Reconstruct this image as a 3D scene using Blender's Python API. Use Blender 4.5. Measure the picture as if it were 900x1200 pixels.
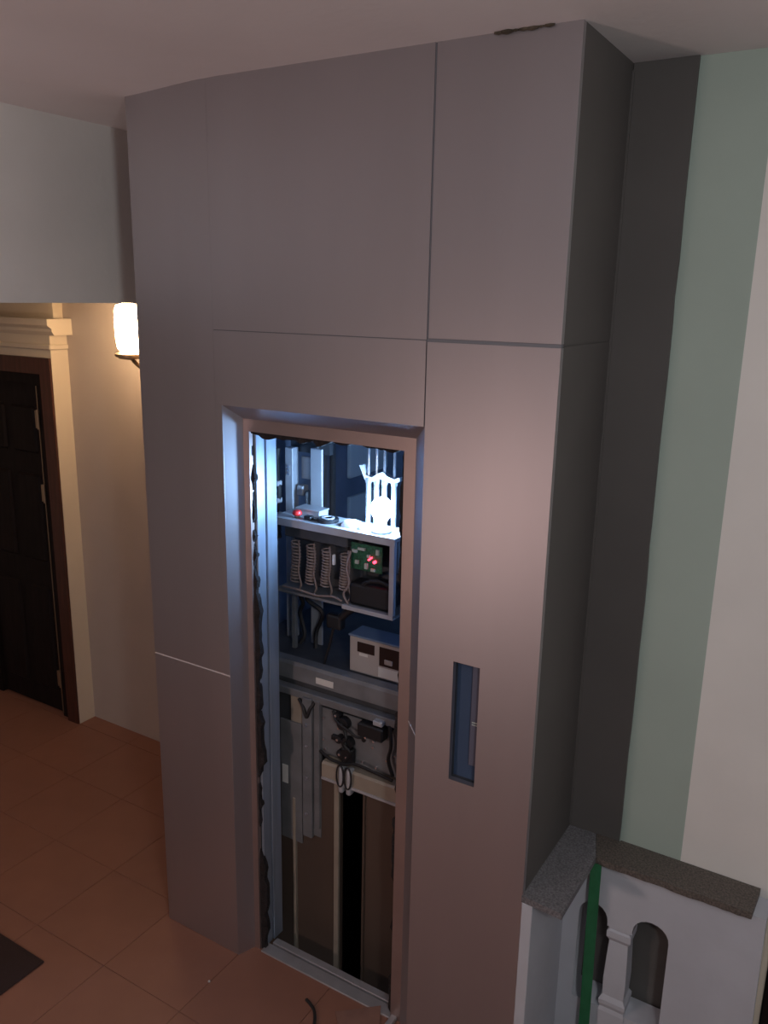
import bpy, bmesh, math, random
from mathutils import Vector, Matrix
random.seed(7)
C = bpy.context.scene.collection
for o in list(bpy.data.objects):
    bpy.data.objects.remove(o)

# ------------------------------------------------------------------ camera
def cam_axes(yaw, pitch, roll):
    cy, sy, cp, sp = math.cos(yaw), math.sin(yaw), math.cos(pitch), math.sin(pitch)
    fwd = Vector((sy*cp, cy*cp, -sp)); right = Vector((cy, -sy, 0)); down = fwd.cross(right)
    cr, sr = math.cos(roll), math.sin(roll)
    return cr*right + sr*down, -sr*right + cr*down, fwd
r_, d_, f_ = cam_axes(-0.5440, 0.2523, -0.0192)
cd = bpy.data.cameras.new('camera'); cam = bpy.data.objects.new('camera', cd); C.objects.link(cam)
m3 = Matrix((r_, -d_, -f_)).transposed()
cam.matrix_world = Matrix.Translation((0.7496, -2.1035, 2.5607)) @ m3.to_4x4()
cd.sensor_fit = 'VERTICAL'; cd.sensor_height = 24.0; cd.lens = 978.46/1200*24.0
cd.clip_start = 0.02
bpy.context.scene.camera = cam

# ------------------------------------------------------------------ world, lights, exposure
w = bpy.data.worlds.new('world'); bpy.context.scene.world = w; w.use_nodes = True
bg = w.node_tree.nodes['Background']; bg.inputs[0].default_value = (0.80, 0.86, 1.0, 1); bg.inputs[1].default_value = 0.028
def lamp(name, loc, power, col, radius):
    l = bpy.data.lights.new(name, 'POINT'); l.energy = power; l.color = col; l.shadow_soft_size = radius
    o = bpy.data.objects.new(name, l); C.objects.link(o); o.location = loc; return o
lamp('stairwell_lamp', (-1.10, -2.50, 1.38), 38.0, (1.0, 0.70, 0.63), 0.10)
lamp('right_wall_fill', (1.45, -2.20, 2.75), 62.0, (0.97, 0.98, 1.0), 0.12)  # added fill light to brighten the right wall, no fixture there
vs = bpy.context.scene.view_settings
vs.view_transform = 'Standard'; vs.look = 'None'; vs.gamma = 1.0; vs.use_curve_mapping = False; vs.exposure = 0.0

# ------------------------------------------------------------------ materials
def mat(name, col, rough=0.6, metal=0.0, noise=0.0, scale=8.0, bump=0.0, bscale=60.0, emit=None, estr=0.0, spec=None, stretch=None):
    m = bpy.data.materials.new(name); m.use_nodes = True
    nt = m.node_tree; b = nt.nodes['Principled BSDF']
    b.inputs['Base Color'].default_value = (*col, 1); b.inputs['Roughness'].default_value = rough; b.inputs['Metallic'].default_value = metal
    if spec is not None: b.inputs['Specular IOR Level'].default_value = spec
    tc = nt.nodes.new('ShaderNodeTexCoord'); vec = tc.outputs['Object']
    if stretch:
        mp = nt.nodes.new('ShaderNodeMapping'); mp.inputs['Scale'].default_value = stretch
        nt.links.new(vec, mp.inputs['Vector']); vec = mp.outputs['Vector']
    if noise > 0:
        n = nt.nodes.new('ShaderNodeTexNoise'); n.inputs['Scale'].default_value = scale; n.inputs['Detail'].default_value = 5
        nt.links.new(vec, n.inputs['Vector'])
        r = nt.nodes.new('ShaderNodeValToRGB'); r.color_ramp.elements[0].position = 0.3; r.color_ramp.elements[1].position = 0.7
        r.color_ramp.elements[0].color = (*[c*(1-noise) for c in col], 1); r.color_ramp.elements[1].color = (*[min(1, c*(1+noise)) for c in col], 1)
        nt.links.new(n.outputs['Fac'], r.inputs['Fac']); nt.links.new(r.outputs['Color'], b.inputs['Base Color'])
    if bump > 0:
        n2 = nt.nodes.new('ShaderNodeTexNoise'); n2.inputs['Scale'].default_value = bscale; n2.inputs['Detail'].default_value = 6
        nt.links.new(vec, n2.inputs['Vector'])
        bp = nt.nodes.new('ShaderNodeBump'); bp.inputs['Strength'].default_value = bump; bp.inputs['Distance'].default_value = 0.01
        nt.links.new(n2.outputs['Fac'], bp.inputs['Height']); nt.links.new(bp.outputs['Normal'], b.inputs['Normal'])
    if emit:
        b.inputs['Emission Color'].default_value = (*emit, 1); b.inputs['Emission Strength'].default_value = estr
    return m
M = {
 'wall': mat('painted_plaster', (0.80, 0.78, 0.74), 0.8, noise=0.04, scale=3, bump=0.08, bscale=40),
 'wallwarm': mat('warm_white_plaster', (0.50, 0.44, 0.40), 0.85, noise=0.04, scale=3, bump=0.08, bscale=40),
 'balwhite': mat('cool_white_plaster', (0.52, 0.54, 0.59), 0.8, noise=0.05, scale=6, bump=0.1, bscale=40),
 'ceil': mat('ceiling_plaster', (0.82, 0.78, 0.78), 0.85, noise=0.04, scale=2, bump=0.10, bscale=30),
 'green': mat('pale_green_paint', (0.39, 0.475, 0.42), 0.7, noise=0.03, scale=4, bump=0.06, bscale=40),
 'wallshadow': mat('wall_shadow_grey', (0.11, 0.105, 0.10), 0.9, noise=0.1, scale=12, bump=0.2),  # dark grey carrying the shade on the wall behind the balustrade
 'acm': mat('grey_aluminium_panel', (0.50, 0.475, 0.495), 0.49, 0.95, noise=0.03, scale=5, stretch=(1, 1, 0.15)),
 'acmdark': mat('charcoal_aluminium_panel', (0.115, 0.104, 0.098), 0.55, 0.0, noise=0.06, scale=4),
 'joint': mat('grey_sealant', (0.20, 0.20, 0.22), 0.7),
 'jointwhite': mat('white_sealant', (0.70, 0.66, 0.66), 0.6),
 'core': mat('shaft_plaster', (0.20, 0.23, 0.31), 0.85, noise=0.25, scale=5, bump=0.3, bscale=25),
 'tile': mat('beige_floor_tile', (0.255, 0.118, 0.080), 0.5, noise=0.06, scale=6),
 'grout': mat('brown_grout', (0.10, 0.06, 0.04), 0.9),
 'mat': mat('dark_doormat', (0.035, 0.018, 0.016), 0.95, bump=0.6, bscale=300),
 'wood': mat('dark_red_wood', (0.07, 0.022, 0.014), 0.5, noise=0.35, scale=14, stretch=(3, 3, 0.4)),
 'wooddark': mat('dark_brown_wood', (0.010, 0.006, 0.006), 0.65, spec=0.2, noise=0.35, scale=14, stretch=(3, 3, 0.4)),
 'cream': mat('cream_gloss_paint', (0.68, 0.60, 0.48), 0.55, noise=0.03, scale=4),
 'brass': mat('dull_brass', (0.35, 0.26, 0.18), 0.4, 0.8),
 'granite': mat('speckled_grey_granite', (0.165, 0.162, 0.172), 0.6, noise=0.45, scale=160, bump=0.05, bscale=200),
 'granitebrown': mat('speckled_brown_granite', (0.115, 0.098, 0.085), 0.65, noise=0.5, scale=160, bump=0.1, bscale=200),
 'strap': mat('green_strap', (0.025, 0.17, 0.07), 0.6, noise=0.1, scale=30),
 'galv': mat('galvanised_steel', (0.40, 0.47, 0.58), 0.35, 0.6, noise=0.08, scale=12, stretch=(4, 4, 0.3)),
 'alu': mat('aluminium_sill', (0.42, 0.42, 0.44), 0.4, 0.5, noise=0.08, scale=20),
 'framep': mat('rose_primed_frame', (0.44, 0.35, 0.33), 0.42, 0.8, noise=0.05, scale=8),
 'foam': mat('dark_foam', (0.016, 0.012, 0.013), 0.9, noise=0.5, scale=40, bump=0.8, bscale=120),
 'steel': mat('painted_machine_steel', (0.20, 0.205, 0.215), 0.5, 0.3, noise=0.15, scale=12),
 'steeldark': mat('dark_machine_steel', (0.07, 0.073, 0.08), 0.5, 0.3, noise=0.2, scale=14),
 'pale': mat('pale_grey_steel', (0.46, 0.47, 0.50), 0.45, 0.3, noise=0.08, scale=12),
 'beige': mat('beige_steel', (0.36, 0.31, 0.25), 0.45, 0.2, noise=0.1, scale=10),
 'cardoor': mat('brown_car_door_steel', (0.12, 0.085, 0.066), 0.45, 0.3, noise=0.1, scale=6, stretch=(1, 1, 0.2)),
 'black': mat('black_plastic', (0.012, 0.012, 0.014), 0.45),
 'rubber': mat('black_cable_rubber', (0.015, 0.014, 0.015), 0.6),
 'bolt': mat('bright_zinc_bolt', (0.75, 0.75, 0.78), 0.25, 0.9),
 'creamplastic': mat('cream_plastic', (0.42, 0.37, 0.34), 0.45, noise=0.03, scale=5),
 'bluetop': mat('blue_grey_lid', (0.16, 0.22, 0.32), 0.45, 0.2),
 'white': mat('white_plastic', (0.80, 0.80, 0.80), 0.5),
 'label': mat('white_paper_label', (0.70, 0.68, 0.64), 0.7),
 'screen': mat('dark_display', (0.03, 0.018, 0.016), 0.2),
 'pcb': mat('green_circuit_board', (0.015, 0.10, 0.05), 0.45, noise=0.6, scale=120),
 'chip': mat('pale_connector', (0.45, 0.50, 0.46), 0.5),
 'red': mat('red_plastic', (0.70, 0.03, 0.03), 0.35),
 'led': mat('red_led', (0.9, 0.05, 0.05), 0.4, emit=(1.0, 0.04, 0.08), estr=6.0),
 'coil': mat('brown_coil_cable', (0.26, 0.20, 0.18), 0.5),
 'bulb': mat('lit_bulb', (1, 1, 1), 0.3, emit=(0.34, 0.60, 1.0), estr=340.0),
 'shade': mat('lit_frosted_shade', (1, 0.95, 0.85), 0.5, emit=(1.0, 0.66, 0.36), estr=44.0),
 'recess': mat('steel_blue_glass', (0.055, 0.085, 0.15), 0.6, 0.0, spec=0.15),
 'recessside': mat('pale_blue_grey_steel', (0.12, 0.12, 0.165), 0.6, 0.0, spec=0.2),
 'cardboard': mat('rose_brown_cardboard', (0.23, 0.12, 0.09), 0.8, noise=0.1, scale=20),
 'dirt': mat('dark_broken_plaster', (0.09, 0.07, 0.05), 0.95, noise=0.5, scale=50),
 'cloth': mat('white_cloth', (0.82, 0.83, 0.85), 0.8),
}

# ------------------------------------------------------------------ helpers
def smooth_by_angle(me, ang=0.7):
    for p in me.polygons: p.use_smooth = True
    bm = bmesh.new(); bm.from_mesh(me)
    for e in bm.edges:
        if len(e.link_faces) == 2 and e.calc_face_angle(0) > ang: e.smooth = False
    bm.to_mesh(me); bm.free()
def obj(name, bm, material, parent=None, smooth=False, loc=None):
    """link a bmesh (world coordinates, or local ones with loc) as one mesh object"""
    me = bpy.data.meshes.new(name)
    if isinstance(bm, bpy.types.Mesh): me = bm
    else:
        bmesh.ops.recalc_face_normals(bm, faces=bm.faces); bm.to_mesh(me); bm.free()
        for mm in (material if isinstance(material, (list, tuple)) else [material]): me.materials.append(M[mm])
        if smooth: smooth_by_angle(me)
    o = bpy.data.objects.new(name, me); C.objects.link(o)
    place(o, parent, loc); return o
def world_base(p):
    v = Vector((0, 0, 0))
    while p: v = v + p.location; p = p.parent
    return v
def place(o, parent, loc=None):
    l = Vector(loc) if loc is not None else Vector((0, 0, 0))
    if parent: o.parent = parent; l = l - world_base(parent)
    o.location = l
def thing(name, label, cat, loc, group=None, kind=None):
    o = bpy.data.objects.new(name, None); o.empty_display_size = 0.05; C.objects.link(o); o.location = loc
    return tag(o, label, cat, group, kind)
def tag(o, label=None, cat=None, group=None, kind=None):
    if label: o['label'] = label
    if cat: o['category'] = cat
    if group: o['group'] = group
    if kind: o['kind'] = kind
    return o
def structure(o): o['kind'] = 'structure'; return o
def box(bm, x0, x1, y0, y1, z0, z1, bevel=0.0, seg=1):
    vs = bmesh.ops.create_cube(bm, size=1.0)['verts']
    for v in vs:
        v.co = Vector(((x0+x1)/2 + v.co.x*(x1-x0), (y0+y1)/2 + v.co.y*(y1-y0), (z0+z1)/2 + v.co.z*(z1-z0)))
    if bevel > 0:
        es = list({e for v in vs for e in v.link_edges})
        bmesh.ops.bevel(bm, geom=es, offset=bevel, segments=seg, affect='EDGES', profile=0.5)
    return bm
def B(*a, bevel=0.0, seg=1): return box(bmesh.new(), *a, bevel=bevel, seg=seg)
def prism(bm, pts, axis, a, b):
    """extrude a 2D polygon along an axis; pts are (x,z) for y, (x,y) for z, (y,z) for x"""
    def P(p, t): return {'y': (p[0], t, p[1]), 'z': (p[0], p[1], t), 'x': (t, p[0], p[1])}[axis]
    v0 = [bm.verts.new(P(p, a)) for p in pts]; v1 = [bm.verts.new(P(p, b)) for p in pts]
    n = len(pts); bm.faces.new(v0); bm.faces.new(v1[::-1])
    for i in range(n): bm.faces.new((v0[i], v0[(i+1) % n], v1[(i+1) % n], v1[i]))
    return bm
def lathe(bm, prof, c, seg=24, axis='z'):
    rings = []
    for (r, h) in prof:
        ring = []
        for i in range(seg):
            a = 2*math.pi*i/seg; u, v = r*math.cos(a), r*math.sin(a)
            p = {'z': (u, v, h), 'y': (u, h, v), 'x': (h, u, v)}[axis]
            ring.append(bm.verts.new((c[0]+p[0], c[1]+p[1], c[2]+p[2])))
        rings.append(ring)
    for a, b in zip(rings, rings[1:]):
        for i in range(seg): bm.faces.new((a[i], a[(i+1) % seg], b[(i+1) % seg], b[i]))
    bm.faces.new(rings[0]); bm.faces.new(rings[-1][::-1]); return bm
def tube(bm, pts, r, seg=8):
    pts = [Vector(p) for p in pts]; rings = []; n = len(pts)
    prev = None
    for i, p in enumerate(pts):
        t = (pts[min(i+1, n-1)] - pts[max(i-1, 0)]).normalized()
        if prev is None:
            u = t.orthogonal().normalized()
        else:
            u = (prev - t*prev.dot(t)).normalized()
        prev = u; v = t.cross(u)
        rings.append([bm.verts.new(p + r*(math.cos(2*math.pi*k/seg)*u + math.sin(2*math.pi*k/seg)*v)) for k in range(seg)])
    for a, b in zip(rings, rings[1:]):
        for i in range(seg): bm.faces.new((a[i], a[(i+1) % seg], b[(i+1) % seg], b[i]))
    bm.faces.new(rings[0]); bm.faces.new(rings[-1][::-1]); return bm
def spline(pts, n=8):
    P = [Vector(p) for p in pts]; P = [2*P[0]-P[1]] + P + [2*P[-1]-P[-2]]; out = []
    for i in range(1, len(P)-2):
        for k in range(n):
            t = k/n; a, b, c, d = P[i-1:i+3]
            out.append(0.5*((2*b) + (c-a)*t + (2*a-5*b+4*c-d)*t*t + (3*b-a-3*c+d)*t**3))
    out.append(P[-2]); return out
def ragged(axis_pts, depth, rnd, n, side):
    """irregular crust: polygon between a straight edge and a wandering edge; axis_pts ((x0,z0),(x1,z1)), side = unit (dx,dz)"""
    (x0, z0), (x1, z1) = axis_pts; a = []; b = []
    off = 0.5
    for i in range(n+1):
        t = i/n; off = min(1, max(0.10, off + random.uniform(-0.30, 0.30) + 0.06*math.sin(t*23)))
        if random.random() < 0.08: off = random.choice((0.1, 1.0))
        x, z = x0+(x1-x0)*t, z0+(z1-z0)*t
        a.append((x, z)); b.append((x + side[0]*rnd*off, z + side[1]*rnd*off))
    bm = bmesh.new(); y0, y1 = depth
    fr = []
    for i in range(n+1):
        j = random.uniform(-0.003, 0.003)
        fr.append([bm.verts.new((a[i][0], y0, a[i][1])), bm.verts.new((b[i][0], y0+0.004+j, b[i][1])), bm.verts.new((b[i][0], y1, b[i][1])), bm.verts.new((a[i][0], y1, a[i][1]))])
    for p, q in zip(fr, fr[1:]):
        for k in range(4): bm.faces.new((p[k], p[(k+1) % 4], q[(k+1) % 4], q[k]))
    bm.faces.new(fr[0]); bm.faces.new(fr[-1][::-1]); return bm

H = 3.20          # ceiling height
W = 1.546         # width of the shaft front
YR = 0.4362       # plane of the right-hand wall
YD = 1.0045       # plane of the wall with the wooden door
XB = -1.94        # face of the dropped bulkhead
ZB = 2.516        # underside of the bulkhead
HL = 2.20         # head of the cladding opening
HJ = 2.445        # height of the upper panel joint
HK = 1.213        # height of the left panel joint

# ------------------------------------------------------------------ setting
floor = structure(obj('floor', prism(bmesh.new(), [(-5.0, -2.4), (1.6, -2.4), (1.6, YR-0.006), (-0.08, YR-0.006), (-0.08, 0.151), (-1.47, 0.151), (-1.47, YD), (-5.0, YD)], 'z', -0.12, -0.004), 'grout'))
T = 0.405; tm = bpy.data.meshes.new('tile'); b = B(-T/2+0.0010, T/2-0.0010, -T/2+0.0010, T/2-0.0010, -0.006, 0.0, bevel=0.0008); b.to_mesh(tm); b.free(); tm.materials.append(M['tile'])
for i in range(-9, 7):
    for j in range(-5, 4):
        x = -1.166 + T*(i+0.5); y = -0.325 + T*(j+0.5)
        if y > 0.1 and -1.7 < x < -1.3:
            obj('tile', B(x-T/2+0.0010, -W, y-T/2+0.0010, min(YD, y+T/2-0.0010), -0.006, 0.0), 'tile', floor); continue
        if y > 0.1 and x > -1.3: continue
        if y-T/2 > YD-0.01 or x < -4.75: continue
        if y+T/2 > YD:
            obj('tile', B(x-T/2+0.0010, x+T/2-0.0010, y-T/2+0.0010, YD, -0.006, 0.0), 'tile', floor); continue
        o = bpy.data.objects.new('tile', tm); C.objects.link(o); place(o, floor, (x, y, 0))

# ceiling: nearly flat plaster that sags towards the bulkhead
bm = bmesh.new(); xs = [-2.05, -1.94, -1.86, -1.78, -1.70, -1.62, -1.55, -1.48, -1.40, -1.32, -1.24, -1.15, -1.0, -0.5, 0, 0.5, 1.0, 1.8, 2.6]; ys = [-2.6 + 0.2*k for k in range(22)]
def cz(x, y):
    t = min(1, max(0, (-1.15 - x)/0.45)); s = t*t*(3-2*t)
    t2 = min(1, max(0, (-1.60 - x)/0.34)); s2 = t2*t2
    return H - 0.020*s - 0.014*s2 - 0.0
g = [[bm.verts.new((x, y, cz(x, y))) for y in ys] for x in xs]; gt = [[bm.verts.new((x, y, H+0.15)) for y in ys] for x in xs]
nx, ny = len(xs), len(ys)
for i in range(nx-1):
    for j in range(ny-1):
        bm.faces.new((g[i][j], g[i][j+1], g[i+1][j+1], g[i+1][j])); bm.faces.new((gt[i][j], gt[i+1][j], gt[i+1][j+1], gt[i][j+1]))
for i in range(nx-1):
    bm.faces.new((g[i][0], g[i+1][0], gt[i+1][0], gt[i][0])); bm.faces.new((g[i][-1], gt[i][-1], gt[i+1][-1], g[i+1][-1]))
for j in range(ny-1):
    bm.faces.new((g[0][j], gt[0][j], gt[0][j+1], g[0][j+1])); bm.faces.new((g[-1][j], g[-1][j+1], gt[-1][j+1], gt[-1][j]))
ceiling = structure(obj('ceiling', bm, 'ceil', smooth=True))
# broken plaster where the panel meets the ceiling
bm = bmesh.new()
for k in range(7):
    x = -0.215 + 0.022*k; r = 0.010 + 0.004*math.sin(k*2.1)
    s = bmesh.ops.create_icosphere(bm, subdivisions=1, radius=r)['verts']
    for v in s: v.co = Vector((x + v.co.x*1.5, -0.004 + v.co.y*(0.7+0.3*math.sin(k)), H-0.002 + v.co.z*0.5))
obj('broken_plaster', bm, 'dirt', ceiling)

wall_left = structure(obj('wall_left', B(-4.9, XB, -2.5, YD, ZB, H+0.1), 'wall'))       # dropped bulkhead above the corridor
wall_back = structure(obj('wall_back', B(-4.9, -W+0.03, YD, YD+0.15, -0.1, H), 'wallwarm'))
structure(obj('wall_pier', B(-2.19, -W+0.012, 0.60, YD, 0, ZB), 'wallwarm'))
wall_end = structure(obj('wall_corridor', B(-5.05, -4.9, -2.4, YD+0.15, -0.1, H), 'wall'))
wall_right = structure(obj('wall_right', B(0.0, 2.6, YR, YR+0.15, -0.6, H+0.05), 'wall'))
obj('green_paint_band', B(0.15, 0.3732, YR-0.0015, YR+0.01, 0.76, H+0.02), 'green', wall_right)
obj('wall_shadow_band', B(0.15, 0.66, YR-0.0015, YR+0.01, -0.6, 0.76), 'wallshadow', wall_right)  # shadow behind the arches put in as a darker wall colour
structure(obj('dark_void_1', B(0.674, 2.5, YR-0.07, YR, -0.5, 0.62, bevel=0.002), 'wooddark'))  # dark board added in place of the unlit stairwell void

# ------------------------------------------------------------------ wooden door in its white surround
door = structure(thing('door_1', 'dark red-brown wooden door in a cream surround with cornice', None, (-3.7, 0.9, 0)))
DX, DY = -3.203, 0.893
obj('surround', prism(bmesh.new(), [(-4.85, 0), (DX-0.921, 0), (DX-0.921, 2.201), (DX, 2.201), (DX, 2.33), (-4.85, 2.33)], 'y', DY, YD), 'cream', door)
obj('surround_return', B(DX-0.0035, DX, DY, YD, 0, 2.201), 'cream', door)
bm = bmesh.new(); box(bm, -4.85, DX+0.012, DY-0.012, YD, 2.245, 2.275, bevel=0.006); obj('fillet', bm, 'cream', door)
bm = bmesh.new()
prof = [(YD, 2.325), (DY-0.005, 2.325), (DY-0.02, 2.345), (DY-0.02, 2.360), (DY-0.045, 2.378), (DY-0.045, 2.412), (YD, 2.412)]
prism(bm, prof, 'x', -4.85, DX+0.048); obj('cornice', bm, 'cream', door)
obj('upper_block', B(-4.85, DX-0.02, DY+0.05, YD, 2.412, 2.51), 'cream', door)
fr = obj('door_frame', prism(bmesh.new(), [(DX-0.92, 0), (DX-0.92, 2.20), (DX-0.004, 2.20), (DX-0.004, 0), (DX-0.095, 0), (DX-0.095, 2.11), (DX-0.83, 2.11), (DX-0.83, 0)], 'y', DY-0.012, YD-0.02), 'wood', door)
obj('inner_frame', prism(bmesh.new(), [(DX-0.84, 0), (DX-0.84, 2.12), (DX-0.09, 2.12), (DX-0.09, 0), (DX-0.165, 0), (DX-0.165, 2.05), (DX-0.77, 2.05), (DX-0.77, 0)], 'y', DY+0.012, YD-0.02), 'wooddark', fr)
leaf = obj('door_leaf', B(DX-0.772, DX-0.163, DY+0.035, DY+0.075, 0.008, 2.052, bevel=0.003), 'wooddark', door)
for (z0, z1) in ((0.14, 0.82), (0.98, 1.52), (1.64, 1.92)):
    for (x0, x1) in ((-0.72, -0.50), (-0.44, -0.22)):
        obj('raised_panel', B(DX+x0, DX+x1, DY+0.022, DY+0.05, z0, z1, bevel=0.016), 'wooddark', leaf)
for z in (0.25, 1.42, 1.85):
    bm = bmesh.new(); box(bm, DX-0.19, DX-0.160, DY+0.006, DY+0.038, z-0.05, z+0.05); lathe(bm, [(0.008, -0.055), (0.008, 0.055)], (DX-0.164, DY+0.006, z), 10)
    obj('hinge', bm, 'brass', door)
obj('edge_strip', B(DX-0.167, DX-0.161, DY+0.008, DY+0.04, 0.02, 2.04), 'brass', door)

# ------------------------------------------------------------------ wall sconce
SX, SY, SW = -2.393, 0.72, -2.19
sc = thing('wall_sconce', 'glowing frosted wall sconce between the wooden door and the grey shaft', 'wall lamp', (SW, SY, 2.2))
obj('back_plate', B(SW-0.012, SW, SY-0.04, SY+0.04, 2.15, 2.31, bevel=0.004), 'brass', sc)
bm = bmesh.new(); tube(bm, spline([(SW-0.008, SY, 2.19), (SW-0.06, SY, 2.185), (SX+0.05, SY, 2.225), (SX, SY, 2.262)]), 0.010); obj('arm', bm, 'brass', sc, True)
bm = bmesh.new(); lathe(bm, [(0.012, 2.246), (0.050, 2.252), (0.068, 2.262), (0.070, 2.274), (0.056, 2.282)], (SX, SY, 0), 28); obj('dish', bm, 'brass', sc, True)
bm = bmesh.new(); lathe(bm, [(0.040, 2.282), (0.055, 2.302), (0.061, 2.345), (0.063, 2.42), (0.061, 2.475), (0.052, 2.500), (0.02, 2.509)], (SX, SY, 0), 28); obj('shade', bm, 'shade', sc, True)

# ------------------------------------------------------------------ doormat
mt = obj('doormat', B(-2.46, -1.776, -0.90, -0.44, 0.0, 0.010, bevel=0.004), 'mat')
tag(mt, 'dark brown doormat lying on the beige floor tiles', 'doormat')

# ------------------------------------------------------------------ clad elevator shaft
sh = thing('elevator_shaft', 'tall elevator shaft clad in grey aluminium panels reaching the ceiling', 'elevator shaft', (-W/2, 0, 0))
bm = bmesh.new()
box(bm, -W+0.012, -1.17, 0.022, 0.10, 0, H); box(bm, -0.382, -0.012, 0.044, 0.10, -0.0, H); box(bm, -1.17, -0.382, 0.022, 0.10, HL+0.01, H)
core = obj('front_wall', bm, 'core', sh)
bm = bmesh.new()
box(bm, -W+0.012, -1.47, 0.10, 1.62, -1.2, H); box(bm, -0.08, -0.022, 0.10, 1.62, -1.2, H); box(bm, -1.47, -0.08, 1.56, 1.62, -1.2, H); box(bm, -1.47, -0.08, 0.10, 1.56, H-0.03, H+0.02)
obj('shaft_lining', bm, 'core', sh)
def panel(x0, x1, z0, z1, m='acm', g=0.0035): return obj('cladding_panel', B(x0+g, x1-g, 0.0, 0.020, z0+g, z1-g, bevel=0.0012), m, sh)
XL, XM, XA = -W, -1.165, -0.391
g_ = 0.0
obj('cladding_panel', B(-W, -1.1635, 0, 0.02, 0.0, HK-0.003, bevel=0.0012), 'acm', sh)
obj('cladding_panel', B(-W, -1.1933, 0, 0.02, HK+0.003, H), 'acm', sh)
obj('cladding_panel', B(-1.1930, -1.1635, 0, 0.02, HK+0.003, HL+0.001), 'acm', sh)
obj('cladding_panel', B(-1.1930, XA-0.004, 0, 0.02, HL, HJ-0.0015), 'acm', sh)
obj('cladding_panel', B(-1.1930, XA-0.003, 0, 0.02, HJ+0.0015, H), 'acm', sh)
obj('cladding_panel', B(XA+0.003, 0, 0, 0.02, HJ+0.005, H, bevel=0.0004), 'acm', sh)
# right tall panel with the slot for the call station
S0, S1, SZ0, SZ1 = -0.268, -0.180, 1.102, 1.500
bm = bmesh.new(); P = [(XA, 0.0), (0, 0.0), (0, HJ-0.005), (XA+0.003, HJ-0.005), (XA+0.003, HL), (XA, HL)]
xsn = [XA, S0, S1, 0.0]; zsn = [0.0, SZ0, SZ1, HJ-0.005]
for i in range(3):
    for k in range(3):
        if i == 1 and k == 1: continue
        box(bm, xsn[i], xsn[i+1], 0, 0.02, zsn[k], zsn[k+1])
bmesh.ops.remove_doubles(bm, verts=bm.verts, dist=1e-5)
dup = [f for f in bm.faces if not f.is_valid]
seen = {}
for f in list(bm.faces):
    key = tuple(round(c, 4) for c in f.calc_center_median()); seen.setdefault(key, []).append(f)
bmesh.ops.delete(bm, geom=[f for fs in seen.values() if len(fs) > 1 for f in fs], context='FACES_ONLY')
obj('cladding_panel', bm, 'acm', sh)
# side and return panels
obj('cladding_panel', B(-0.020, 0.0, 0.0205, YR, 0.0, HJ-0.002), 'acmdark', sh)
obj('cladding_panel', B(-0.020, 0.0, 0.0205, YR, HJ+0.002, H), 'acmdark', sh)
rc = bmesh.new(); pts = [(0.002, 0.0), (0.1755, 0.0)]
z = 0.15
while z < H-0.1:
    pts.append((0.1755 + random.uniform(-0.0022, 0.0022), z)); z += random.uniform(0.05, 0.30)
pts += [(0.1765, H), (0.002, H)]
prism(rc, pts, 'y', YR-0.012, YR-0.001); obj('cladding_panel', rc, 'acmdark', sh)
# joints
def joint(name, m, *a): obj(name, B(*a), m, sh)
joint('joint_strip', 'joint', XA-0.004, XA+0.004, 0.0045, 0.02, HL, H)
joint('joint_strip', 'joint', XA, -0.001, 0.003, 0.02, HJ-0.006, HJ+0.006)
joint('joint_strip', 'joint', -1.193, XA, 0.004, 0.02, HJ-0.003, HJ+0.003)
joint('joint_strip', 'jointwhite', -W+0.001, -1.1635, 0.002, 0.02, HK-0.004, HK+0.004)
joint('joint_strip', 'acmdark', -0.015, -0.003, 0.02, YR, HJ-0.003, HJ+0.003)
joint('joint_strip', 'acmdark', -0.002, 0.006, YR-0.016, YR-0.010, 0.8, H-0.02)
# call station recess
rs = obj('call_station_recess', B(S0-0.006, S1+0.006, 0.034, 0.04, SZ0-0.006, SZ1+0.006), 'recess', sh)
bm = bmesh.new()
box(bm, S0-0.006, S0, 0.02, 0.036, SZ0-0.006, SZ1+0.006); box(bm, S1, S1+0.006, 0.02, 0.036, SZ0-0.006, SZ1+0.006)
box(bm, S0, S1, 0.02, 0.036, SZ0-0.006, SZ0); box(bm, S0, S1, 0.02, 0.036, SZ1, SZ1+0.006)
obj('recess_edge', bm, 'steeldark', rs)
obj('cover_strip', B(S1-0.034, S1-0.001, 0.024, 0.034, SZ0+0.055, SZ1-0.001, bevel=0.001), 'recessside', rs)
bm = bmesh.new(); box(bm, S1-0.028, S1-0.008, 0.0225, 0.025, 1.295, 1.298); box(bm, S1-0.028, S1-0.008, 0.0225, 0.025, 1.303, 1.306); obj('slot_mark', bm, 'chip', rs)
# bevelled reveals around the opening
YF = 0.070
def quad_slab(a, b, c, d, t):
    a, b, c, d = map(Vector, (a, b, c, d)); n = (b-a).cross(d-a).normalized()*t
    bm = bmesh.new(); v = [bm.verts.new(p) for p in (a, b, c, d)] + [bm.verts.new(p+n) for p in (a, b, c, d)]
    for f in ((0, 1, 2, 3), (7, 6, 5, 4), (0, 4, 5, 1), (1, 5, 6, 2), (2, 6, 7, 3), (3, 7, 4, 0)): bm.faces.new([v[i] for i in f])
    return bm
XO0, XO1, XF0, XF1, ZF = -1.1635, XA, -1.135, -0.456, 2.150
obj('reveal_panel', quad_slab((XO0, 0.001, 0), (XO0, 0.001, HL), (XF0, YF, ZF), (XF0, YF, 0), 0.003), 'acm', sh)
obj('reveal_panel', quad_slab((XO1, 0.001, HL), (XO1, 0.001, HK+0.002), (XF1, YF, HK+0.002), (XF1, YF, ZF), 0.003), 'acm', sh)
obj('reveal_panel', quad_slab((XO1, 0.001, HK-0.002), (XO1, 0.001, 0), (XF1, YF, 0), (XF1, YF, HK-0.002), 0.003), 'acm', sh)
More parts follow.
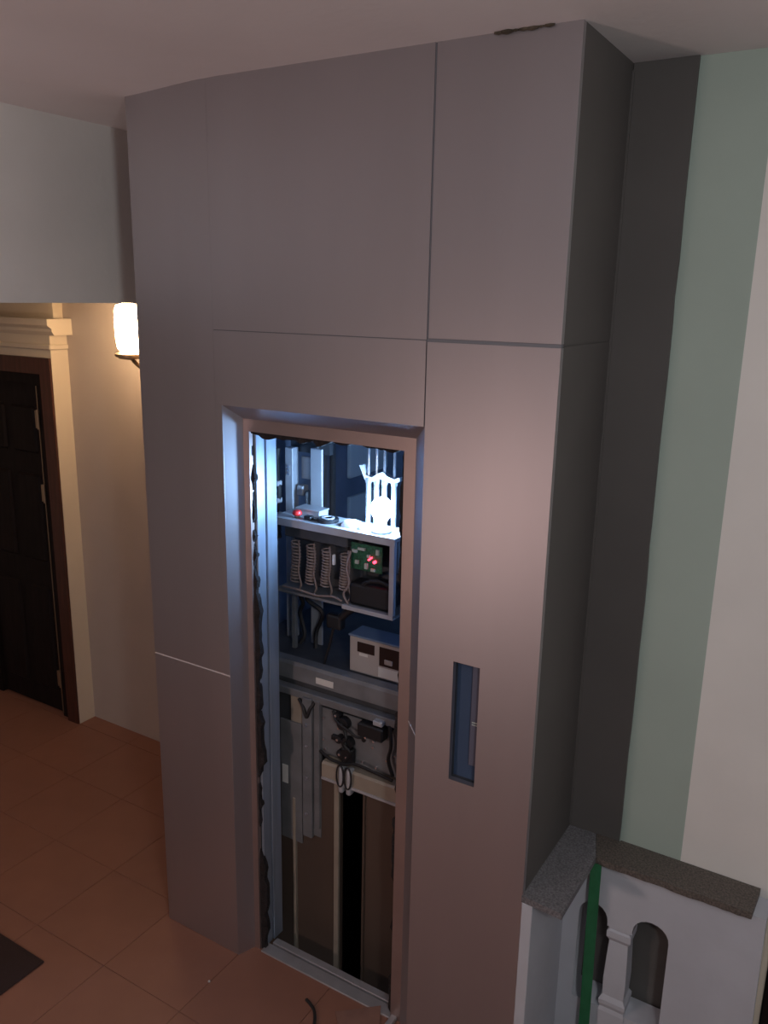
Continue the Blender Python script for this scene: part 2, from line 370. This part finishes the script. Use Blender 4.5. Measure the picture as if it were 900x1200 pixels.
obj('joint_strip', quad_slab((XO1-0.001, 0.0005, HK+0.002), (XO1-0.001, 0.0005, HK-0.002), (XF1-0.001, YF-0.001, HK-0.002), (XF1-0.001, YF-0.001, HK+0.002), 0.003), 'jointwhite', sh)
obj('reveal_panel', quad_slab((XO0, 0.001, HL), (XO1, 0.001, HL), (XF1, YF, ZF), (XF0, YF, ZF), 0.003), 'acm', sh)
# portal frame with its ragged edge
XI0, XI1, ZI = -1.109, -0.497, 2.108
pf = obj('portal_frame', prism(bmesh.new(), [(XF0-0.004, 0), (XF0-0.004, ZF+0.004), (XF1+0.004, ZF+0.004), (XF1+0.004, 0), (XI1, 0), (XI1, ZI), (XI0, ZI), (XI0, 0)], 'y', YF, YF+0.018), 'framep', sh)
obj('ragged_foam', ragged(((XI0-0.004, 0.0), (XI0-0.004, ZI)), (YF+0.008, YF+0.03), 0.034, 90, (1, 0)), 'foam', pf)
obj('ragged_foam', ragged(((XI0, ZI+0.003), (XI1, ZI+0.003)), (YF+0.008, YF+0.03), 0.026, 40, (0, -1)), 'foam', pf)
obj('ragged_foam', ragged(((XI1+0.004, 0.0), (XI1+0.004, ZI)), (YF+0.008, YF+0.03), 0.022, 90, (-1, 0)), 'foam', pf)

# ------------------------------------------------------------------ landing door frame of galvanised steel and sill
lf = thing('landing_frame', 'galvanised steel landing door frame with sill inside the shaft opening', 'door frame', (-0.8, 0.12, 0))
obj('jamb_profile', B(-1.128, -1.100, 0.094, 0.139, 0.0, 2.14, bevel=0.0015), 'galv', lf)
obj('jamb_profile', B(-1.128, -1.096, 0.145, 0.200, 0.0, 2.14, bevel=0.0015), 'galv', lf)
obj('groove', B(-1.126, -1.106, 0.136, 0.148, 0.0, 2.13), 'steeldark', lf)
obj('jamb_profile', B(-0.49, -0.42, 0.10, 0.125, 0.0, 2.14, bevel=0.002), 'galv', lf)
obj('head_profile', B(-1.13, -0.42, 0.10, 0.16, 2.125, 2.18, bevel=0.002), 'steel', lf)
sl = obj('sill', B(-1.10, -0.47, 0.062, 0.112, -0.05, 0.006, bevel=0.0015), 'alu', lf)
obj('sill_rail', B(-1.085, -0.49, 0.119, 0.150, -0.05, 0.008, bevel=0.0015), 'alu', sl)
obj('sill_track', B(-1.10, -0.47, 0.108, 0.124, -0.05, -0.010), 'steeldark', sl)
obj('sill_end_bracket', B(-0.492, -0.470, 0.02, 0.150, -0.01, 0.018, bevel=0.002), 'alu', sl)

# ------------------------------------------------------------------ elevator car (roof level with the middle of the opening)
car = thing('elevator_car', 'elevator car with brown sliding doors stopped below its landing', 'elevator car', (-0.8, 0.8, -1.2))
bm = bmesh.new(); box(bm, -1.40, -0.18, 0.31, 1.42, 1.13, 1.17)
obj('roof', bm, 'steeldark', car)
bm = bmesh.new(); box(bm, -1.40, -1.37, 0.33, 1.42, -1.15, 1.13); box(bm, -0.21, -0.18, 0.33, 1.42, -1.15, 1.13); box(bm, -1.40, -0.18, 1.39, 1.42, -1.15, 1.13); box(bm, -1.40, -0.18, 0.33, 1.42, -1.19, -1.15)
obj('car_wall', bm, 'steeldark', car)
fb = obj('roof_beam', prism(bmesh.new(), [(0.285, 1.105), (0.285, 1.165), (0.292, 1.178), (0.335, 1.178), (0.335, 1.105)], 'x', -1.42, -0.16), 'steel', car)
obj('sticker', B(-0.985, -0.905, 0.283, 0.286, 1.118, 1.143), 'label', fb)
bm = bmesh.new(); box(bm, -1.40, -0.20, 0.262, 0.30, 1.046, 1.078, bevel=0.003); obj('track_rail', bm, 'steel', car)
bm = bmesh.new(); box(bm, -1.40, -0.20, 0.30, 0.33, 0.74, 1.11); obj('operator_back_plate', bm, 'steeldark', car)
op = obj('operator_plate', B(-0.955, -0.600, 0.278, 0.286, 0.835, 1.030, bevel=0.002), 'steel', car)
op2 = obj('operator_plate', B(-1.145, -1.040, 0.262, 0.270, 0.400, 0.935, bevel=0.002), 'steel', car)
obj('sticker', B(-1.135, -1.108, 0.2595, 0.2622, 0.655, 0.735), 'label', op2)
obj('bracket', B(-1.10, -1.045, 0.272, 0.29, 0.86, 1.05, bevel=0.002), 'beige', car)
hp = bmesh.new(); box(hp, -1.030, -0.985, 0.252, 0.272, 0.450, 1.060, bevel=0.003); box(hp, -0.978, -0.952, 0.258, 0.272, 0.50, 1.060, bevel=0.003); box(hp, -1.032, -0.950, 0.268, 0.276, 0.46, 1.06)
po = obj('coupler_post', hp, 'steel', car)
for z in (0.56, 0.72, 0.86, 0.95):
    bm = bmesh.new(); lathe(bm, [(0.0075, 0.246), (0.0075, 0.253), (0.004, 0.2425)][::-1], (-1.006, 0, z), 8, 'y'); obj('bolt', bm, 'bolt', po)
# small parts on the operator plates
def disc(name, x, z, r, y0, y1, m, p, seg=18):
    bm = bmesh.new(); lathe(bm, [(r*0.96, y0), (r, y0+0.002), (r, y1)], (x, 0, z), seg, 'y'); return obj(name, bm, m, p, True)
for (x, z, r) in ((-0.842, 1.000, 0.026), (-0.822, 0.925, 0.024), (-0.860, 0.930, 0.016), (-0.818, 0.868, 0.022), (-0.850, 0.872, 0.018), (-0.868, 1.028, 0.014)):
    pl = disc('pulley', x, z, r, 0.252, 0.28, 'black', op)
    disc('hub', x-0.003, z, 0.0055, 0.248, 0.254, 'bolt', pl, 8)
obj('motor', B(-0.765, -0.655, 0.235, 0.28, 0.985, 1.040, bevel=0.006), 'black', op)
obj('motor', B(-0.845, -0.795, 0.250, 0.28, 0.84, 0.905, bevel=0.005), 'black', op)
obj('switch_block', B(-0.900, -0.875, 0.262, 0.28, 0.915, 0.935, bevel=0.003), 'black', op)
obj('clamp', B(-0.700, -0.660, 0.240, 0.285, 1.046, 1.066, bevel=0.003), 'pale', op)
disc('round_hole', -0.760, 0.950, 0.009, 0.274, 0.279, 'black', op)
for (x, z) in ((-0.94, 0.99), (-0.94, 0.90), (-0.725, 0.99), (-0.690, 0.985), (-0.715, 0.935), (-0.700, 0.855), (-0.655, 0.90), (-0.87, 0.965), (-0.840, 0.958), (-0.62, 0.93), (-0.93, 0.86), (-0.76, 0.86)):
    disc('bolt', x, z, 0.0048, 0.231 if (x > -0.73 and z > 0.98) else 0.268, 0.279, 'bolt', op, 8)
for pts, r in (([(-0.89, 0.262, 1.04), (-0.86, 0.245, 1.01), (-0.80, 0.245, 0.985), (-0.77, 0.25, 0.97), (-0.74, 0.262, 0.975)], 0.005),
               ([(-0.83, 0.25, 0.985), (-0.815, 0.24, 0.96), (-0.825, 0.24, 0.93), (-0.80, 0.245, 0.90), (-0.82, 0.25, 0.86), (-0.84, 0.25, 0.83)], 0.006),
               ([(-0.95, 0.262, 0.852), (-0.90, 0.25, 0.842), (-0.86, 0.25, 0.838), (-0.82, 0.24, 0.845), (-0.77, 0.24, 0.862), (-0.70, 0.25, 0.850), (-0.62, 0.255, 0.838)], 0.006),
               ([(-0.64, 0.265, 1.05), (-0.625, 0.25, 0.98), (-0.635, 0.25, 0.92), (-0.615, 0.25, 0.86)], 0.007),
               ([(-1.05, 0.262, 1.045), (-1.02, 0.25, 1.02), (-1.005, 0.248, 0.985), (-0.99, 0.25, 1.02), (-0.975, 0.26, 1.05)], 0.007)):
    bm = bmesh.new(); tube(bm, spline(pts), r, 6); obj('cable', bm, 'rubber', car, True)
# door header and doors
hd = obj('door_header', prism(bmesh.new(), [(0.238, 0.762), (0.238, 0.818), (0.246, 0.826), (0.30, 0.826), (0.30, 0.762)], 'x', -0.925, -0.36), 'beige', car)
obj('header_edge', B(-0.925, -0.36, 0.234, 0.30, 0.752, 0.762), 'pale', hd)
for x in (-0.832, -0.797):
    bm = bmesh.new(); box(bm, x-0.011, x+0.011, 0.226, 0.262, 0.725, 0.835, bevel=0.009, seg=3); hb = obj('hanger_plate', bm, 'pale', car, True)
    bm = bmesh.new(); tube(bm, [(x+0.016*math.cos(a), 0.226, 0.80+0.045*math.sin(a)) for a in [2*math.pi*k/20 for k in range(21)]], 0.0035, 6); obj('cable_tie', bm, 'rubber', hb, True)
dl = obj('car_door', B(-1.30, -0.862, 0.272, 0.296, -1.10, 0.760, bevel=0.002), 'cardoor', car)
obj('door_edge', B(-0.885, -0.862, 0.262, 0.274, -1.10, 0.755, bevel=0.002), 'beige', dl)
obj('door_fold', B(-1.085, -1.072, 0.258, 0.274, -1.10, 0.60, bevel=0.002), 'beige', dl)
dr = obj('car_door', B(-0.752, -0.30, 0.272, 0.296, -1.10, 0.760, bevel=0.002), 'cardoor', car)
obj('door_edge', B(-0.752, -0.742, 0.262, 0.274, -1.10, 0.755, bevel=0.002), 'cardoor', dr)

# ------------------------------------------------------------------ control rack on the car roof
rk = thing('control_rack', 'open steel control rack with coiled cables standing on the car roof', 'control rack', (-0.92, 0.36, 1.17))
top = obj('top_shelf', B(-1.195, -0.650, 0.288, 0.425, 1.735, 1.750, bevel=0.001), 'pale', rk)
obj('front_lip', B(-1.195, -0.650, 0.286, 0.290, 1.722, 1.750), 'pale', top)
obj('post', B(-0.672, -0.652, 0.288, 0.306, 1.455, 1.735, bevel=0.001), 'pale', rk)
obj('post', B(-1.195, -1.178, 0.288, 0.306, 1.1785, 1.735, bevel=0.001), 'steel', rk)
obj('post', B(-0.672, -0.652, 0.408, 0.425, 1.17, 1.735, bevel=0.001), 'steel', rk)
obj('post', B(-1.195, -1.178, 0.408, 0.425, 1.17, 1.735, bevel=0.001), 'steel', rk)
obj('bottom_rail', B(-0.870, -0.652, 0.286, 0.306, 1.448, 1.464, bevel=0.001), 'pale', rk)
obj('bottom_shelf', B(-1.195, -0.652, 0.306, 0.425, 1.448, 1.458), 'steel', rk)
obj('back_plate', B(-1.178, -0.672, 0.412, 0.418, 1.458, 1.735), 'steeldark', rk)
obj('side_plate', B(-0.655, -0.650, 0.31, 0.41, 1.62, 1.735), 'steel', rk)
obj('terminal_cover', B(-1.17, -0.88, 0.335, 0.41, 1.665, 1.735, bevel=0.004), 'steeldark', rk)
for k, x in enumerate((-1.118, -1.046, -0.975, -0.891)):
    bm = bmesh.new(); pts = []; n = 150; turns = 13; z1, z0 = 1.655-0.004*k, 1.492+0.004*k
    for i in range(n+1):
        t = i/n; a = 2*math.pi*turns*t
        pts.append((x + 0.017*math.cos(a) + 0.004*math.sin(5*t), 0.335 + 0.014*math.sin(a), z1+(z0-z1)*t))
    tube(bm, pts, 0.0034, 5); cc = obj('coiled_cable', bm, 'coil', rk, True)
    bm = bmesh.new(); tube(bm, spline([(x+0.02, 0.33, 1.66), (x+0.030, 0.322, 1.60), (x+0.024, 0.322, 1.54), (x+0.034, 0.325, 1.49), (x+0.02, 0.33, 1.462)]), 0.0035, 5); obj('loose_wire', bm, 'coil', cc, True)
obj('white_clip', B(-0.936, -0.926, 0.318, 0.330, 1.595, 1.635, bevel=0.002), 'white', rk)
for pts in ([(-1.16, 0.31, 1.47), (-1.08, 0.302, 1.475), (-1.0, 0.31, 1.465), (-0.92, 0.30, 1.48), (-0.88, 0.302, 1.47)], [(-0.86, 0.33, 1.66), (-0.865, 0.31, 1.60), (-0.85, 0.305, 1.545), (-0.872, 0.302, 1.50), (-0.85, 0.30, 1.464)]):
    bm = bmesh.new(); tube(bm, spline(pts), 0.004, 6); obj('loose_wire', bm, 'coil', rk, True)
cb = obj('circuit_board', B(-0.868, -0.735, 0.344, 0.348, 1.590, 1.690), 'pcb', rk)
for (x, z, a, c) in ((-0.85, 1.66, 0.02, 0.012), (-0.82, 1.672, 0.03, 0.010), (-0.84, 1.62, 0.014, 0.014), (-0.80, 1.61, 0.012, 0.02), (-0.77, 1.60, 0.018, 0.010), (-0.752, 1.67, 0.012, 0.02), (-0.79, 1.65, 0.012, 0.010)):
    obj('connector', B(x-a/2, x+a/2, 0.336, 0.345, z-c/2, z+c/2), 'chip', cb)
for (x, z, r) in ((-0.763, 1.632, 0.0055), (-0.786, 1.638, 0.0035), (-0.778, 1.645, 0.003)):
    bm = bmesh.new(); lathe(bm, [(r*0.5, 0.331), (r, 0.334), (r, 0.345)], (x, 0, z), 10, 'y'); obj('indicator_light', bm, 'led', cb, True)
obj('power_module', B(-0.862, -0.690, 0.318, 0.40, 1.458, 1.545, bevel=0.012, seg=2), 'black', rk)
bm = bmesh.new(); tube(bm, spline([(-0.80, 0.318, 1.545), (-0.77, 0.31, 1.565), (-0.72, 0.312, 1.572), (-0.68, 0.33, 1.55)]), 0.007, 6); obj('module_cable', bm, 'rubber', rk, True)
# things standing on the rack
es = thing('stop_button', 'red mushroom emergency stop button at the end of the rack shelf', 'button', (-1.10, 0.325, 1.75))
bm = bmesh.new(); lathe(bm, [(0.010, 1.75), (0.010, 1.758)], (-1.10, 0.325, 0), 16); obj('collar', bm, 'brass', es, True)
bm = bmesh.new(); lathe(bm, [(0.009, 1.757), (0.0175, 1.763), (0.0185, 1.770), (0.014, 1.778), (0.005, 1.781)], (-1.10, 0.325, 0), 20); obj('cap', bm, 'red', es, True)
jb = thing('junction_box', 'grey metal junction box on the rack shelf behind the stop button', 'junction box', (-1.07, 0.39, 1.75))
jbb = obj('box_body', B(-1.135, -1.025, 0.362, 0.422, 1.75, 1.772, bevel=0.002), 'pale', jb); obj('lid', B(-1.138, -1.022, 0.359, 0.424, 1.772, 1.778, bevel=0.001), 'pale', jb)
tr = thing('tape_roll', 'black roll of tape with pale core lying on the rack shelf', 'tape', (-0.972, 0.345, 1.75))
bm = bmesh.new(); lathe(bm, [(0.038, 1.75), (0.040, 1.752), (0.040, 1.762), (0.038, 1.764), (0.025, 1.764)], (-0.972, 0.345, 0), 24); obj('tape', bm, 'black', tr, True)
bm = bmesh.new(); lathe(bm, [(0.024, 1.755), (0.025, 1.767), (0.016, 1.767), (0.016, 1.764)], (-0.972, 0.345, 0), 20); obj('roll_core', bm, 'pale', tr, True)
ad = thing('plug', 'small black plug lying between the stop button and tape roll', 'plug', (-1.045, 0.325, 1.75))
obj('plug_body', B(-1.062, -1.030, 0.312, 0.338, 1.75, 1.766, bevel=0.005, seg=2), 'black', ad)
bm = bmesh.new(); tube(bm, spline([(-1.03, 0.325, 1.757), (-1.015, 0.318, 1.756), (-1.005, 0.325, 1.755)]), 0.004, 6); obj('lead', bm, 'rubber', ad, True)
def lump(name, label, cat, x0, x1, y0, y1, z0, z1, m):
    bm = bmesh.new(); s = bmesh.ops.create_icosphere(bm, subdivisions=3, radius=1)['verts']
    for v in s:
        c = v.co; sx = math.copysign(abs(c.x)**0.6, c.x); sy = math.copysign(abs(c.y)**0.6, c.y)
        n = 1+0.10*math.sin(7*c.x+3*c.y)*math.cos(5*c.y-2*c.x)
        v.co = Vector(((x0+x1)/2 + sx*(x1-x0)/2, (y0+y1)/2 + sy*(y1-y0)/2, z0 + max(0, c.z)*(z1-z0)*n))
    o = obj(name, bm, m, None, True); tag(o, label, cat); return o
lump('folded_rag', 'folded white rag on the rack shelf beside the tape roll', 'rag', -0.905, -0.825, 0.312, 0.372, 1.749, 1.774, 'cloth')
lump('paper_wad', 'small white paper wad on the rack shelf beside the lamp', 'paper', -0.828, -0.775, 0.312, 0.362, 1.749, 1.770, 'cloth')
bl = thing('light_bulb', 'glowing white light bulb in a holder on the rack shelf', 'light bulb', (-0.728, 0.335, 1.75))
bm = bmesh.new(); lathe(bm, [(0.036, 1.75), (0.037, 1.760), (0.020, 1.764), (0.019, 1.785), (0.014, 1.788)], (-0.735, 0.335, 0), 24); obj('lamp_holder', bm, 'white', bl, True)
bm = bmesh.new(); lathe(bm, [(0.014, 1.786), (0.022, 1.797), (0.034, 1.815), (0.039, 1.835), (0.035, 1.856), (0.022, 1.872), (0.006, 1.878)], (-0.735, 0.335, 0), 24); obj('glass_globe', bm, 'bulb', bl, True)

# ------------------------------------------------------------------ rope hitch: four bright rods with a clamping plate
rh = thing('rope_hitch', 'four pale steel suspension rods joined by a clamp behind the bulb', 'rope hitch', (-0.79, 0.41, 1.75))
for k, x in enumerate((-0.840, -0.808, -0.772, -0.733)):
    bm = bmesh.new(); lathe(bm, [(0.0105, 1.75), (0.0105, 1.915), (0.0055, 1.925), (0.0055, 2.30)], (x, 0.412+0.004*(k % 2), 0), 12); rd = obj('rod', bm, 'bolt', rh, True)
    bm = bmesh.new(); lathe(bm, [(0.013, 1.905), (0.013, 1.922)], (x, 0.412+0.004*(k % 2), 0), 6); obj('nut', bm, 'bolt', rd)
bm = bmesh.new(); prism(bm, [(-0.875, 1.965), (-0.862, 1.968), (-0.848, 1.932), (-0.82, 1.926), (-0.795, 1.944), (-0.775, 1.952), (-0.755, 1.938), (-0.725, 1.930), (-0.705, 1.940), (-0.705, 1.926), (-0.735, 1.915), (-0.765, 1.922), (-0.79, 1.926), (-0.815, 1.912), (-0.85, 1.914)], 'y', 0.402, 0.428); obj('clamp_plate', bm, 'pale', rh)
obj('hitch_beam', B(-0.90, -0.66, 0.38, 0.45, 2.28, 2.34), 'steel', rh)

# ------------------------------------------------------------------ car frame upright seen behind the rack
cf = thing('sling_frame', 'grey steel upright frame rising from the car roof behind the stop button', 'steel frame', (-1.19, 0.52, 1.17))
obj('upright', B(-1.285, -1.248, 0.49, 0.53, 1.17, 1.975, bevel=0.002), 'pale', cf)
obj('upright', B(-1.160, -1.104, 0.49, 0.50, 1.17, 1.985, bevel=0.002), 'pale', cf)
obj('upright_flange', B(-1.160, -1.152, 0.50, 0.56, 1.17, 1.985), 'steel', cf)
obj('cross_plate', B(-1.245, -1.155, 0.545, 0.555, 1.845, 1.935, bevel=0.001), 'pale', cf)
obj('cross_bar', B(-1.290, -1.10, 0.535, 0.56, 1.955, 2.00), 'steeldark', cf)
obj('switch_box', B(-1.235, -1.205, 0.50, 0.54, 1.785, 1.825, bevel=0.003), 'pale', cf)
obj('wedge', prism(bmesh.new(), [(-1.215, 1.70), (-1.165, 1.725), (-1.165, 1.770), (-1.20, 1.755)], 'y', 0.51, 0.53), 'pale', cf)
obj('handle', B(-1.178, -1.166, 0.475, 0.50, 1.73, 1.815, bevel=0.005), 'black', cf)
for z in (1.90, 1.885, 1.87):
    disc('bolt', -1.266, z, 0.006, 0.484, 0.492, 'bolt', cf, 8)
bm = bmesh.new(); tube(bm, spline([(-1.31, 0.48, 1.97), (-1.318, 0.47, 1.88), (-1.30, 0.47, 1.80), (-1.315, 0.47, 1.70), (-1.31, 0.48, 1.60)]), 0.010, 6); obj('cable', bm, 'rubber', cf, True)
bm = bmesh.new(); tube(bm, spline([(-1.335, 0.50, 1.95), (-1.328, 0.49, 1.85), (-1.345, 0.50, 1.75), (-1.33, 0.50, 1.62)]), 0.012, 6); obj('cable', bm, 'rubber', cf, True)
for z in (1.83, 1.76, 1.70): obj('cable_clip', B(-1.325, -1.295, 0.455, 0.485, z-0.010, z+0.010, bevel=0.003), 'pale', cf)

# plates fixed on the shaft's side wall
for (y0, y1, z0, z1, lb) in ((1.21, 1.56, 1.70, 1.90, 'pale plate fixed on the shaft wall higher than the bulb'), (1.21, 1.56, 1.33, 1.605, 'pale plate fixed on the shaft wall just above the rack shelf')):
    p = obj('wall_plate', B(-1.47, -1.45, y0, y1, z0, z1, bevel=0.003), 'white'); tag(p, lb, 'wall plate', 'plates on the shaft side wall')
for y in (1.00, 1.07):
    bm = bmesh.new(); tube(bm, [(-1.455, y, -1.0), (-1.455, y, H-0.05)], 0.014, 8); p = obj('conduit', bm, 'steel'); tag(p, 'grey conduit pipe running up the shaft side wall', 'pipe', 'conduits in the shaft')

# drive unit on the car roof
DYF = 0.360
dv = thing('drive_unit', 'cream electronic drive unit with two dark displays on the car roof', 'drive unit', (-0.76, 0.42, 1.17))
obj('housing', B(-0.882, -0.610, DYF, 0.45, 1.170, 1.314, bevel=0.003), 'creamplastic', dv)
obj('lid', B(-0.886, -0.606, DYF-0.003, 0.455, 1.314, 1.322, bevel=0.002), 'bluetop', dv)
s1 = obj('display', B(-0.846, -0.770, DYF-0.002, DYF+0.004, 1.258, 1.298), 'screen', dv)
s2 = obj('display', B(-0.748, -0.660, DYF-0.002, DYF+0.004, 1.225, 1.300), 'screen', dv)
obj('key_pad', B(-0.725, -0.690, DYF-0.005, DYF, 1.235, 1.255, bevel=0.002), 'creamplastic', s2)
obj('sticker', B(-0.838, -0.800, DYF-0.001, DYF+0.002, 1.243, 1.254), 'label', dv)
obj('sticker', B(-0.752, -0.650, DYF-0.001, DYF+0.002, 1.178, 1.218), 'label', dv)
# limit switch lever
lv = thing('limit_switch', 'black limit switch with thin lever standing on the car roof', 'switch', (-0.99, 0.36, 1.17))
obj('switch_body', B(-0.985, -0.915, 0.345, 0.385, 1.325, 1.385, bevel=0.010, seg=2), 'black', lv)
bm = bmesh.new(); tube(bm, spline([(-0.93, 0.362, 1.37), (-0.90, 0.362, 1.40), (-0.872, 0.362, 1.425), (-0.865, 0.362, 1.450)]), 0.016, 8); obj('neck', bm, 'black', lv, True)
bm = bmesh.new(); tube(bm, [(-0.955, 0.362, 1.34), (-0.975, 0.360, 1.25), (-0.998, 0.355, 1.168)], 0.006, 8); obj('lever', bm, 'black', lv, True)
for k, pts in enumerate(([(-1.19, 0.42, 1.44), (-1.17, 0.45, 1.36), (-1.20, 0.47, 1.30), (-1.17, 0.46, 1.22), (-1.18, 0.44, 1.178)], [(-1.12, 0.42, 1.44), (-1.14, 0.44, 1.38), (-1.08, 0.46, 1.33), (-1.11, 0.46, 1.24), (-1.10, 0.44, 1.178)])):
    bm = bmesh.new(); tube(bm, spline(pts), 0.009, 6); cbl = obj('hanging_cable', bm, 'rubber', None, True); tag(cbl, 'black cable hanging from the rack down to the car roof', 'cable', 'cables under the rack')

# ------------------------------------------------------------------ balustrade beside the shaft
ba = thing('balustrade', 'white plaster balustrade with arched openings and granite coping beside the shaft', 'balustrade', (0.33, 0.3, 0))
YB0, YB1, ZC = 0.322, 0.424, 0.770
arch = []
def arc(cx, zc, rx, rz, n=10): return [(cx - rx*math.cos(math.pi*k/n), zc + rz*math.sin(math.pi*k/n)) for k in range(n+1)]
hole = [(0.089, 0.205)] + arc(0.138, 0.550, 0.049, 0.054) + [(0.187, 0.535), (0.270, 0.535)] + arc(0.328, 0.553, 0.058, 0.056) + [(0.386, 0.205)]
outer = [(0.0, -0.3), (0.668, -0.3), (0.650, ZC), (0.0, ZC)]
cu = bpy.data.curves.new('front_panel', 'CURVE'); cu.dimensions = '2D'; cu.fill_mode = 'BOTH'; cu.extrude = (YB1-YB0)/2
for ring in (outer, hole):
    s = cu.splines.new('POLY'); s.points.add(len(ring)-1); s.use_cyclic_u = True
    for p, q in zip(s.points, ring): p.co = (q[0], q[1], 0, 1)
tmp = bpy.data.objects.new('tmp_curve', cu); C.objects.link(tmp)
me = bpy.data.meshes.new_from_object(tmp.evaluated_get(bpy.context.evaluated_depsgraph_get()) if False else tmp); bpy.data.objects.remove(tmp); bpy.data.curves.remove(cu)
me.name = 'front_panel'; me.transform(Matrix.Translation((0, (YB0+YB1)/2, 0)) @ Matrix.Rotation(math.pi/2, 4, 'X')); me.materials.clear(); me.materials.append(M['balwhite'])
obj('front_panel', me, None, ba)
obj('side_panel', B(0.001, 0.036, -0.006, YB0+0.01, -0.1, ZC, bevel=0.002), 'balwhite', ba)
obj('end_pilaster', B(0.652, 0.672, YB0+0.03, YB1, -0.3, ZC-0.02, bevel=0.004), 'cream', ba)
def square_baluster(cx, cy):
    prof = [(0.044, -0.05), (0.044, 0.20), (0.040, 0.215), (0.045, 0.23), (0.045, 0.245), (0.036, 0.262), (0.0375, 0.33), (0.034, 0.42), (0.031, 0.480), (0.036, 0.490), (0.040, 0.497), (0.040, 0.520), (0.034, 0.526), (0.034, 0.545)]
    bm = bmesh.new(); rings = []
    for (r, z) in prof: rings.append([bm.verts.new((cx+sx*r, cy+sy*r, z)) for sx, sy in ((-1, -1), (1, -1), (1, 1), (-1, 1))])
    for a, b in zip(rings, rings[1:]):
        for i in range(4): bm.faces.new((a[i], a[(i+1) % 4], b[(i+1) % 4], b[i]))
    bm.faces.new(rings[0]); bm.faces.new(rings[-1][::-1]); return bm
obj('baluster', square_baluster(0.2285, 0.360), 'balwhite', ba)
obj('coping_slab', prism(bmesh.new(), [(-0.001, -0.004), (0.130, -0.012), (0.134, 0.30), (0.095, YR-0.013), (0.002, YR-0.013)], 'z', ZC, 0.792), 'granite', ba)
bm = bmesh.new(); fp = [(0.135, 0.298)]
for k in range(1, 24): fp.append((0.135+0.478*k/24, 0.298 + random.uniform(-0.003, 0.003)))
fp += [(0.612, 0.300), (0.618, YR-0.004), (0.178, YR-0.004), (0.178, YR-0.013), (0.0965, YR-0.013)]
prism(bm, fp, 'z', ZC, 0.793); obj('coping_slab', bm, 'granitebrown', ba)
# green strap
bm = bmesh.new(); pts = [(0.122, 0.290, 0.772), (0.125, 0.287, 0.60), (0.129, 0.284, 0.40), (0.133, 0.280, 0.20), (0.137, 0.277, 0.004)]; L = []
for p in pts: L.append([bm.verts.new((p[0]+sx, p[1]+sy, p[2])) for sx, sy in ((0, 0), (0.034, 0.006), (0.034, 0.009), (0, 0.003))])
for a, b in zip(L, L[1:]):
    for i in range(4): bm.faces.new((a[i], a[(i+1) % 4], b[(i+1) % 4], b[i]))
bm.faces.new(L[0]); bm.faces.new(L[-1][::-1])
o = obj('green_strap', bm, 'strap', None); tag(o, 'flat green strap hanging from the granite coping of the balustrade', 'strap')

# ------------------------------------------------------------------ odds and ends on the floor
bm = bmesh.new(); tube(bm, spline([(-0.800, -0.036, 0.0075), (-0.775, -0.045, 0.008), (-0.745, -0.062, 0.008), (-0.715, -0.100, 0.008), (-0.68, -0.17, 0.008)]), 0.006, 6)
o = obj('wire_offcut', bm, 'rubber', None, True); tag(o, 'short black wire offcut lying on the floor before the sill', 'wire')
cbm = prism(bmesh.new(), [(-0.585, 0.055), (-0.548, 0.088), (-0.512, 0.02), (-0.505, -0.10), (-0.60, -0.10), (-0.68, -0.02)], 'z', 0.0, 0.004)
for v in cbm.verts: v.co.z += max(0.0, min(0.0066, 0.0066*(v.co.y+0.02)/0.07))
o = obj('cardboard_scrap', cbm, 'cardboard', None); tag(o, 'torn brown cardboard scrap lying by the metal sill', 'cardboard')
bm = bmesh.new(); bmesh.ops.create_icosphere(bm, subdivisions=1, radius=0.005)
o = obj('plaster_crumb', bm, 'white', None, loc=(-1.167, -0.165, 0.004)); tag(o, 'tiny white plaster crumb on the beige floor tiles', 'crumb')
